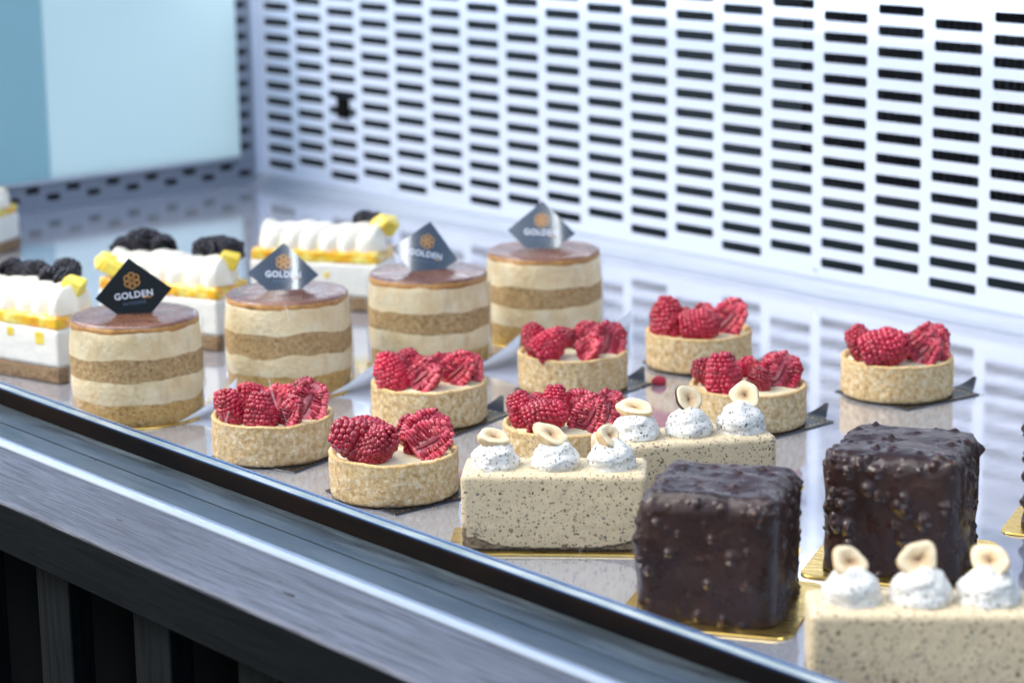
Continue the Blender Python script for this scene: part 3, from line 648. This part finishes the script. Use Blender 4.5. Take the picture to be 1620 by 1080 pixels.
# ------------------------------------------------------------------ mango and blackberry slices
def rounded_block(name, L, W_, z0, z1, mat, parent, amp=.03, seed=0, nx=60, ny=18, nz=10, rad=.2, m2=None):
    """box skin of (x along L, y across W) with rough faces and rounded edges"""
    bm = bmesh.new(); v = []; f = []; idx = {}
    def P(x, y, z):
        # x,y,z in 0..1 grid
        X, Y, Z = (x-.5)*L, (y-.5)*W_, z0+(z1-z0)*z
        cx = max(-L/2+rad, min(L/2-rad, X)); cy = max(-W_/2+rad, min(W_/2-rad, Y)); cz = max(z0+rad*.3, min(z1-rad, Z))
        dv = Vector((X-cx, Y-cy, (Z-cz)*(1 if Z > cz else .0)))
        if dv.length > 1e-6 and dv.length > rad*.999: dv = dv.normalized()*rad
        q = Vector((cx, cy, cz if Z > cz else Z))+dv
        if Z <= cz: q.z = Z
        nz_ = Vector((X/L, Y/W_, 0)); 
        q += Vector((math.copysign(1, X)*(abs(X) > L/2-.01), math.copysign(1, Y)*(abs(Y) > W_/2-.01), (Z > z1-.01)*1.0))*amp*fbm((q.x+seed*11, q.y, q.z), 1.6, 3)
        return tuple(q)
    def g(i, j, k):
        if (i,j,k) not in idx: idx[(i,j,k)] = len(v); v.append(P(i/nx, j/ny, k/nz))
        return idx[(i,j,k)]
    for i in range(nx):
        for j in range(ny):
            f.append((g(i,j,nz),g(i+1,j,nz),g(i+1,j+1,nz),g(i,j+1,nz))); f.append((g(i,j,0),g(i,j+1,0),g(i+1,j+1,0),g(i+1,j,0)))
    for i in range(nx):
        for k in range(nz):
            f.append((g(i,0,k),g(i+1,0,k),g(i+1,0,k+1),g(i,0,k+1))); f.append((g(i,ny,k),g(i,ny,k+1),g(i+1,ny,k+1),g(i+1,ny,k)))
    for j in range(ny):
        for k in range(nz):
            f.append((g(0,j,k),g(0,j,k+1),g(0,j+1,k+1),g(0,j+1,k))); f.append((g(nx,j,k),g(nx,j+1,k),g(nx,j+1,k+1),g(nx,j,k+1)))
    bm.free(); return build(name, v, f, mat, parent)
def mango_slice(cx, cy, ang, lab, blackberries, mangos, seed, L=11.6, cubes=()):
    """cx, cy is the near right bottom corner; local x runs back along the length to the left"""
    Wd = 4.6; a = R(ang)
    ox = cx-math.cos(a)*L/2-math.sin(a)*Wd/2; oy = cy-math.sin(a)*L/2+math.cos(a)*Wd/2
    t = empty('mango_slice', ox, oy, .05, ang); tag_(t, lab, 'cake slice', 'mango and blackberry slices')
    rounded_block('biscuit_base', L+.12, Wd+.1, 0, 1.2, 'biscuit', t, .07, seed)
    rounded_block('mousse_layer', L, Wd, 1.2, 4.05, 'whitemousse', t, .04, seed+1, rad=.12)
    rounded_block('mango_jelly', L-.1, Wd-.1, 4.05, 5.05, 'jelly', t, .07, seed+2, nz=5, rad=.2)
    for (x, z, s) in cubes:
        mb = MB(); mb.box(x-s/2, x+s/2, -Wd/2-.035, -Wd/2+.4, z-s/2, z+s/2); bevel(mb.build('mango_cube', 'mango', t, smooth=False), .05)
    # piped ruffle of cream
    v = []; f = []; nx, nt_ = 150, 22; cl = L*1.0
    for i in range(nx+1):
        s = i/nx; x = (s-.5)*cl
        env = min(1, (min(s,1-s)/.05)**.5) if 0 < s < 1 else .02
        for j in range(nt_+1):
            th = math.pi*j/nt_; ph = x*2*math.pi/1.75+3.4*math.cos(th)+seed
            ru = abs(math.sin(ph/2)); k = .80+.24*ru**.7+.05*fbm((x,th,seed),.9,2)
            yy = -2.12*math.cos(th)*k*env+.1; zz = 5.08+2.0*math.sin(th)**.75*k*env*(1+.06*math.sin(x*1.3+seed))
            v.append((x+.25*math.cos(th), yy, zz-.03))
    for i in range(nx):
        for j in range(nt_): f.append((i*(nt_+1)+j, (i+1)*(nt_+1)+j, (i+1)*(nt_+1)+j+1, i*(nt_+1)+j+1))
    build('piped_cream', v, f, 'whip', t)
    for (x, y, z, s) in blackberries: put(blackb[int(x*7)%2], 'blackberry', t, (x, y, z), s, pose(x*50, 60+y*20, 70+x*40))
    for (x, y, z, s, q) in mangos:
        mb = MB(); v = [(-.6,-.45,-.4),(.6,-.45,-.4),(.6,.45,-.4),(-.6,.45,-.4),(-.35,-.4,.45),(.7,-.3,.35),(.6,.4,.5),(-.4,.35,.35)]
        mb.add(v, [(3,2,1,0),(4,5,6,7),(0,1,5,4),(1,2,6,5),(2,3,7,6),(3,0,4,7)])
        o = bevel(mb.build('mango_piece', 'mango', t, smooth=False), .12); o.location = (x*.01,y*.01,z*.01); o.scale = (s,s,s); o.rotation_euler = (R(q),R(20),R(q*1.7))
    return t
BB = [(3.3,1.3,7.1,1.9),(1.6,1.5,7.0,2.0),(0.2,1.5,7.3,1.9),(2.4,2.2,7.6,1.9),(-1.2,1.6,7.1,1.9),(-2.6,1.5,7.2,2.0)]
MG = [(4.9,.4,7.0,1.5,10)]
mango_slice(74.1,-66.3,15,'mango and blackberry slice beside the frontmost round cake, cut by the left photo edge',BB,MG,1,cubes=((3.9,3.3,.95),(.8,3.5,.7),(-3,2.6,.8)))
mango_slice(72.8,-51.5,22,'mango and blackberry slice half hidden behind the frontmost black diamond tag',[(3.6,1.6,7.3,2.3),(2.2,1.7,7.2,2.2),(4.6,1.8,7.3,2.0),(-4.6,1.2,7.1,2.3),(-3.4,1.4,7.5,2.3),(-2.2,1.6,7.1,2.2),(-5.2,.4,6.9,2.0)],[(5.3,.2,6.9,1.4,15),(-5.3,-1.5,6.2,1.6,30),(-4.4,-2.0,5.9,1.4,5)],2,cubes=((3.2,3.1,.5),))
mango_slice(69.4,-33.3,33,'mango and blackberry slice behind the third round cake, nearest the grille of the three',[(3.0,2.1,7.0,1.9),(4.3,1.9,6.9,1.8)],[(5.4,.9,7.0,1.7,35)],3,cubes=((1.2,3.0,.5),))
mango_slice(22.3,-43.5,33,'small mango slice standing alone near the side panel at the left photo edge',[(-1,1.5,6.8,2)],[(4.6,.6,6.6,1.0,10)],4).scale = (.9,.9,.86)

# ------------------------------------------------------------------ hazelnut bars
def nut_mesh(seed, skin=False):
    """half nut, cut face +z, radius ~1; unit = radius"""
    rnd = random.Random(seed); mb = MB(); n = 32
    def sq(th): return 1+.07*math.cos(2*th+seed)+.06*math.cos(3*th+seed*2)+.04*math.cos(5*th+seed*3)
    prof = [(.01,-.24,.0),(.05,-.23,.08),(.10,-.19,.18),(.18,-.13,.30),(.30,-.08,.42),(.45,-.04,.55),(.60,-.01,.68),(.74,.01,.84),(.86,.01,.95),(.95,-.01,1),(1.0,-.07,1)]
    v, f = lathe([(p[0],p[1]) for p in prof], n, lambda th, r_, z, i: ((sq(th)-1)*r_+(.32*math.cos(2*th+seed*1.3)*r_*max(0,1-r_/.7))+(.05*r_ if r_ > .2 else 0)*fbm((math.cos(th)*2,math.sin(th)*2,seed+r_),1,2), .07*fbm((math.cos(th)*r_*2.2+seed,math.sin(th)*r_*2.2,seed),1,3)))
    mb.add(v, f, 0, [prof[i%len(prof)][2] for i in range(len(v))])
    prof = [(1.0,-.05),(1.04,-.16),(1.03,-.38),(.93,-.66),(.72,-.88),(.42,-1.0),(.01,-1.05)]
    v, f = lathe(prof, n, lambda th, r_, z, i: ((sq(th)-1)*r_+.02*fbm((math.cos(th)*2,math.sin(th)*2,z*3+seed),1,2) if i else (sq(th)-1)*r_, 0))
    mb.add(v, f, 2 if skin else 1)
    return stash(mb.build('hazelnut_half', ['nutcut','nut','nutskin'], tip=True))
nuts = [nut_mesh(1), nut_mesh(2), nut_mesh(5)]; nut_dark = nut_mesh(3, True)
def dollop_mesh(seed):
    prof = []
    for i in range(30):
        s = i/29; z = 1.72*s; rr_ = 1.36*(1-s**2.0)**.62*(1+.05*math.sin(3.14*s))+.02
        prof.append((rr_, z))
    def disp(th, r_, z, i):
        ridge = .045*math.sin(z*6.5-th+seed*2)*(1 if r_ > .25 else r_/.25)
        return (ridge+.12*fbm((math.cos(th)*r_+seed*7, math.sin(th)*r_, z), 1.5, 3)+.045*fbm((math.cos(th)*4, math.sin(th)*4, z*5+seed), 1.3, 3), .06*fbm((math.cos(th)*r_*2, math.sin(th)*r_*2+seed, 2), 1, 2) if r_ < 1.1 else 0)
    v, f = lathe(prof, 56, disp)
    return stash(build('cream_dollop', v, f, 'dollop'))
dol = [dollop_mesh(s) for s in range(4)]
def hazel_bar(mx, my, ang, lab, ds, seed, blab):
    """mx, my is the left end of the front top edge"""
    L, Wd, H_ = 10.6, 4.0, 4.5; a = R(ang)
    ox = mx+math.cos(a)*(L/2-.35)-math.sin(a)*Wd/2; oy = my+math.sin(a)*(L/2-.35)+math.cos(a)*Wd/2
    t = empty('hazelnut_bar', ox, oy, .15, ang); tag_(t, lab, 'cake bar', 'hazelnut mousse bars')
    b = rounded_block('mousse_body', L, Wd, .0, H_, 'nutmousse', t, .02, seed, nx=110, ny=30, nz=40, rad=.38)
    # lower edge of the mousse lifts towards the ends where the base shows
    for vt in b.data.vertices:
        x, z = vt.co.x*100, vt.co.z*100; e = (abs(x)/(L/2))**4.2
        lo = .16+1.15*e*(1+.5*noise.noise(Vector((x*1.1,seed,vt.co.y*150))))+.09*noise.noise(Vector((x*2.2,seed,vt.co.y*200)))
        if z < 2.2: vt.co.z = (lo+(2.2-lo)*z/2.2)*.01
    rounded_block('nut_base', L-.06, Wd-.06, 0, 1.5, 'dacq', t, .05, seed+3, nx=80, ny=24, nz=8, rad=.12)
    for j, (x, y, k, sx, nut, nx_, ny_, nz_, sc_, tilt, roll_, yaw_) in enumerate(ds):
        o = bpy.data.objects.new('cream_dollop', dol[(k)%4]); link(o, t); o.location = (x*.01, y*.01, (H_-.02)*.01); o.rotation_euler = (0,0,k*1.9); o.scale = (sx,sx,sx)
        q = bpy.data.objects.new('hazelnut_half', nut); link(q, o)
        # placed in the bar's frame, then expressed under the dollop
        Mw = Matrix.Translation((nx_*.01, ny_*.01, (nz_-.10)*.01)) @ (Matrix.Rotation(R(yaw_),4,'Z') @ Matrix.Rotation(R(tilt),4,'X') @ Matrix.Rotation(R(roll_),4,'Z')) @ Matrix.Diagonal((sc_[0]*.95, sc_[1]*.95, sc_[2]*1.15, 1))
        Md = Matrix.Translation(o.location) @ Matrix.Rotation(k*1.9,4,'Z') @ Matrix.Scale(sx,4)
        q.matrix_basis = Md.inverted() @ Mw
    gb = empty('gold_board', ox, oy, 0, ang); tag_(gb, blab, 'cake board', 'gold boards under the bars and cubes')
    v = []; f = []
    mb = MB(); mb.box(-L/2-.8, L/2+.5, -Wd/2-.55, Wd/2+.6, .01, .14); bevel(mb.build('board', 'gold', gb, smooth=False), .05, 2)
    mb = MB()
    for k in range(10):
        s = k/9; x = L/2+.5+s*1.6; z = .03+.9*s**1.6; hw = 1.2*(1-.3*s)
        v += [(x,-hw,z),(x,hw,z),(x,hw,z+.08),(x,-hw,z+.08)]
    for k in range(9):
        for j in range(4): f.append((k*4+j, k*4+(j+1)%4, k*4+4+(j+1)%4, k*4+4+j))
    f += [(3,2,1,0),(36,37,38,39)]; mb.add(v, f); mb.build('pull_tab', 'gold', gb, smooth=False)
hz = 4.5
hazel_bar(127.0,-69.6,46.5,'hazelnut bar left of the front chocolate cube, all three nut halves tilted to the right',[
 (-3.45,-.1,0,.98,nuts[0], -3.45,-.25,hz+1.95,(.92,.72,.66),30,-15,42),
 (.05,-.1,1,1.0,nuts[1], -.15,-.25,hz+2.1,(1.08,.76,.66),36,-40,44),
 (3.25,-.1,2,1.0,nuts[2], 3.2,-.2,hz+2.0,(.74,.84,.66),48,-35,56)],1,'gold board under the hazelnut bar left of the front chocolate cube')
hazel_bar(128.2,-59.6,62.5,'hazelnut bar behind the front chocolate cube, its middle nut half edged in dark skin',[
 (-2.9,.1,3,1.0,nuts[0], -2.95,.1,hz+2.0,(1.08,.80,.62),24,-12,-5),
 (.35,0,1,1.02,nut_dark, .40,.0,hz+2.25,(.88,.88,.6),58,10,10),
 (3.6,-.1,2,1.08,nuts[1], 3.85,.0,hz+2.25,(.90,.90,.6),62,30,-28)],2,'gold board under the hazelnut bar behind the front chocolate cube')
hazel_bar(156.9,-72.5,47.5,'blurred hazelnut bar cut by the bottom right corner of the photo, nearest the camera',[
 (-3.2,.1,2,1.02,nuts[0], -3.3,.0,hz+2.05,(.76,.92,.6),54,25,20),
 (.05,.1,3,1.05,nuts[2], -.10,.0,hz+2.15,(.95,.9,.6),62,5,5),
 (3.2,.1,0,1.05,nuts[1], 3.2,.0,hz+2.1,(1.0,.80,.6),58,-10,-20)],3,'gold board under the hazelnut bar in the bottom right corner')

# ------------------------------------------------------------------ chocolate cubes
def choc_cube(cx, cy, ang, seed, lab, blab, s=7.5, tabs=True):
    t = empty('chocolate_cube', cx, cy, .15, ang); tag_(t, lab, 'cake', 'chocolate cubes')
    n = 90; h = s/2; rad = 1.05; sz = 6.8
    vs = {}; V = []; F = []
    def g(a, b, c):
        k = (a, b, c)
        if k not in vs: vs[k] = len(V); V.append((a, b, c))
        return vs[k]
    for ax in range(3):
        for sd_ in (0, n):
            if ax == 2 and sd_ == 0: continue
            for i in range(n):
                for j in range(n):
                    q = []
                    for (p, r_) in ((i,j),(i+1,j),(i+1,j+1),(i,j+1)):
                        c = [0,0,0]; c[ax] = sd_; c[(ax+1)%3] = p; c[(ax+2)%3] = r_; q.append(g(*c))
                    F.append(tuple(q) if sd_ else tuple(reversed(q)))
    A = np.array(V, float)/n; Pp = np.empty_like(A)
    Pp[:,0] = (A[:,0]-.5)*s; Pp[:,1] = (A[:,1]-.5)*s; Pp[:,2] = A[:,2]*sz
    core = np.stack([np.clip(Pp[:,0],-h+rad,h-rad), np.clip(Pp[:,1],-h+rad,h-rad), np.clip(Pp[:,2],.25,sz-rad)],1)
    dv = Pp-core; ln = np.linalg.norm(dv,axis=1,keepdims=True)+1e-9; N = dv/ln
    Pp = core+N*np.minimum(ln, rad)
    rnd = np.random.RandomState(seed)
    B = np.array([.16*fbm((p[0]+seed*20,p[1],p[2]*.7),.40,2)+.05*fbm((p[0]+seed*5,p[1]+3,p[2]*.8),1.2,2) for p in Pp])
    # nut pieces: irregular lumps, denser on the sides
    K = 300; ci = rnd.randint(0, len(Pp), K); tip = np.zeros(len(Pp)); H_ = np.zeros(len(Pp))
    for q in range(K):
        c = Pp[ci[q]]; big = rnd.rand() < .36
        w_ = rnd.uniform(.22,.38) if big else rnd.uniform(.11,.2); hh = rnd.uniform(.18,.32) if big else rnd.uniform(.06,.16)
        if seed == 1: hh *= .72; w_ *= .85
        if c[2] > sz-.2: hh *= .7
        if noise.noise(Vector((c[0]*.5+seed, c[1]*.5, c[2]*.5))) < -.35: hh *= .4
        st = np.array([rnd.uniform(.8,1.4), rnd.uniform(.8,1.4), rnd.uniform(.8,1.3)])
        dd = np.linalg.norm((Pp-c)*st, axis=1); prof = (.5+.5*np.cos(np.pi*np.clip(dd/(w_*1.5),0,1)))*hh
        H_ = np.maximum(H_, prof)
        if hh > .10 and rnd.rand() < .42: tip = np.maximum(tip, np.exp(-(dd/(w_*.5))**2))
    Pp = Pp+N*(B+H_)[:,None]
    low = np.clip(1-Pp[:,2]/.8,0,1); Pp[:,0] *= 1+.02*low; Pp[:,1] *= 1+.02*low; Pp[:,2] = np.maximum(Pp[:,2], 0)
    build('chocolate_coating', [tuple(p) for p in Pp], F, 'choc', t, tip=tip)
    b = empty('gold_board', cx, cy, 0, ang); tag_(b, blab, 'cake board', 'gold boards under the bars and cubes')
    k = 4.75; rc = .9; pts = []
    for (sx, sy, a0) in ((1,1,0),(-1,1,90),(-1,-1,180),(1,-1,270)):
        for q in range(6): a = R(a0+18*q); pts.append((sx*(k-rc)+rc*math.cos(a), sy*(k-rc)+rc*math.sin(a)))
    m_ = len(pts); v = [(x,y,.14) for x, y in pts]+[(x*1.01,y*1.01,.07) for x, y in pts]+[(x,y,.01) for x, y in pts]
    f = [tuple(range(m_)), tuple(reversed(range(2*m_,3*m_)))]+[(i, i+m_, (i+1)%m_+m_, (i+1)%m_) for i in range(m_)]+[(i+m_, i+2*m_, (i+1)%m_+2*m_, (i+1)%m_+m_) for i in range(m_)]
    build('board', v, f, 'gold', b, smooth=False)
    if tabs:
        v = []; f = []
        for q in range(10):
            s_ = q/9; y = k-.3+s_*2.6; z = .10+1.1*s_**1.8; hw = 1.3
            v += [(-hw+1.6,y,z),(hw+1.6,y,z),(hw+1.6,y,z+.07),(-hw+1.6,y,z+.07)]
        for q in range(9):
            for j in range(4): f.append((q*4+j, q*4+(j+1)%4, q*4+4+(j+1)%4, q*4+4+j))
        f += [(3,2,1,0),(36,37,38,39)]; build('pull_tab', v, f, 'gold', b, smooth=False)
choc_cube(143.1,-65.3,32,1,'front chocolate cube coated with chopped nuts, right of the hazelnut bar','gold board under the front chocolate cube, one rounded corner towards the sill')
choc_cube(144.4,-52.4,30,2,'rear chocolate cube with large nut lumps, behind the blurred hazelnut bar','gold board under the rear chocolate cube')
choc_cube(147.0,-38.1,27,3,'chocolate cube almost wholly cut off by the right edge of the photo','gold board under the chocolate cube at the right edge')

# loose raspberry crumb on the tray
t = bpy.data.objects.new('raspberry_crumb', stash(make_berry('raspberry_crumb', RM, 77, 1.2))); link(t)
t.location = (1.046,-.337,.0025); t.scale = (1.1,.8,.7); t.rotation_euler = (R(90),0,R(60))
tag_(t, 'small squashed scrap of raspberry lying on the steel tray between two tarts', 'fruit scrap')
mb = MB(); rnd = random.Random(9)
for (c, ph, bs, lab) in TARTS:
    for k in range(9):
        a_ = R(rnd.uniform(-170, 20)); d_ = rnd.uniform(4.2, 6.2); q = rnd.uniform(.03,.09)
        blob(mb, (c[0]+d_*math.cos(a_+R(ph)), c[1]+d_*math.sin(a_+R(ph)), q*.6), q, q*rnd.uniform(.6,1), q*.6, Matrix.Rotation(a_,3,'Z'), 1)
for k in range(70): blob(mb, (rnd.uniform(75,155), rnd.uniform(-73,-8), .02), .03, .025, .02, sub=1)
o = mb.build('crumbs', 'pastry'); tag_(o, 'tiny pastry crumbs scattered on the steel tray around the tarts', 'crumbs', kind='stuff')
for fl in FLAKES: flake(*fl)
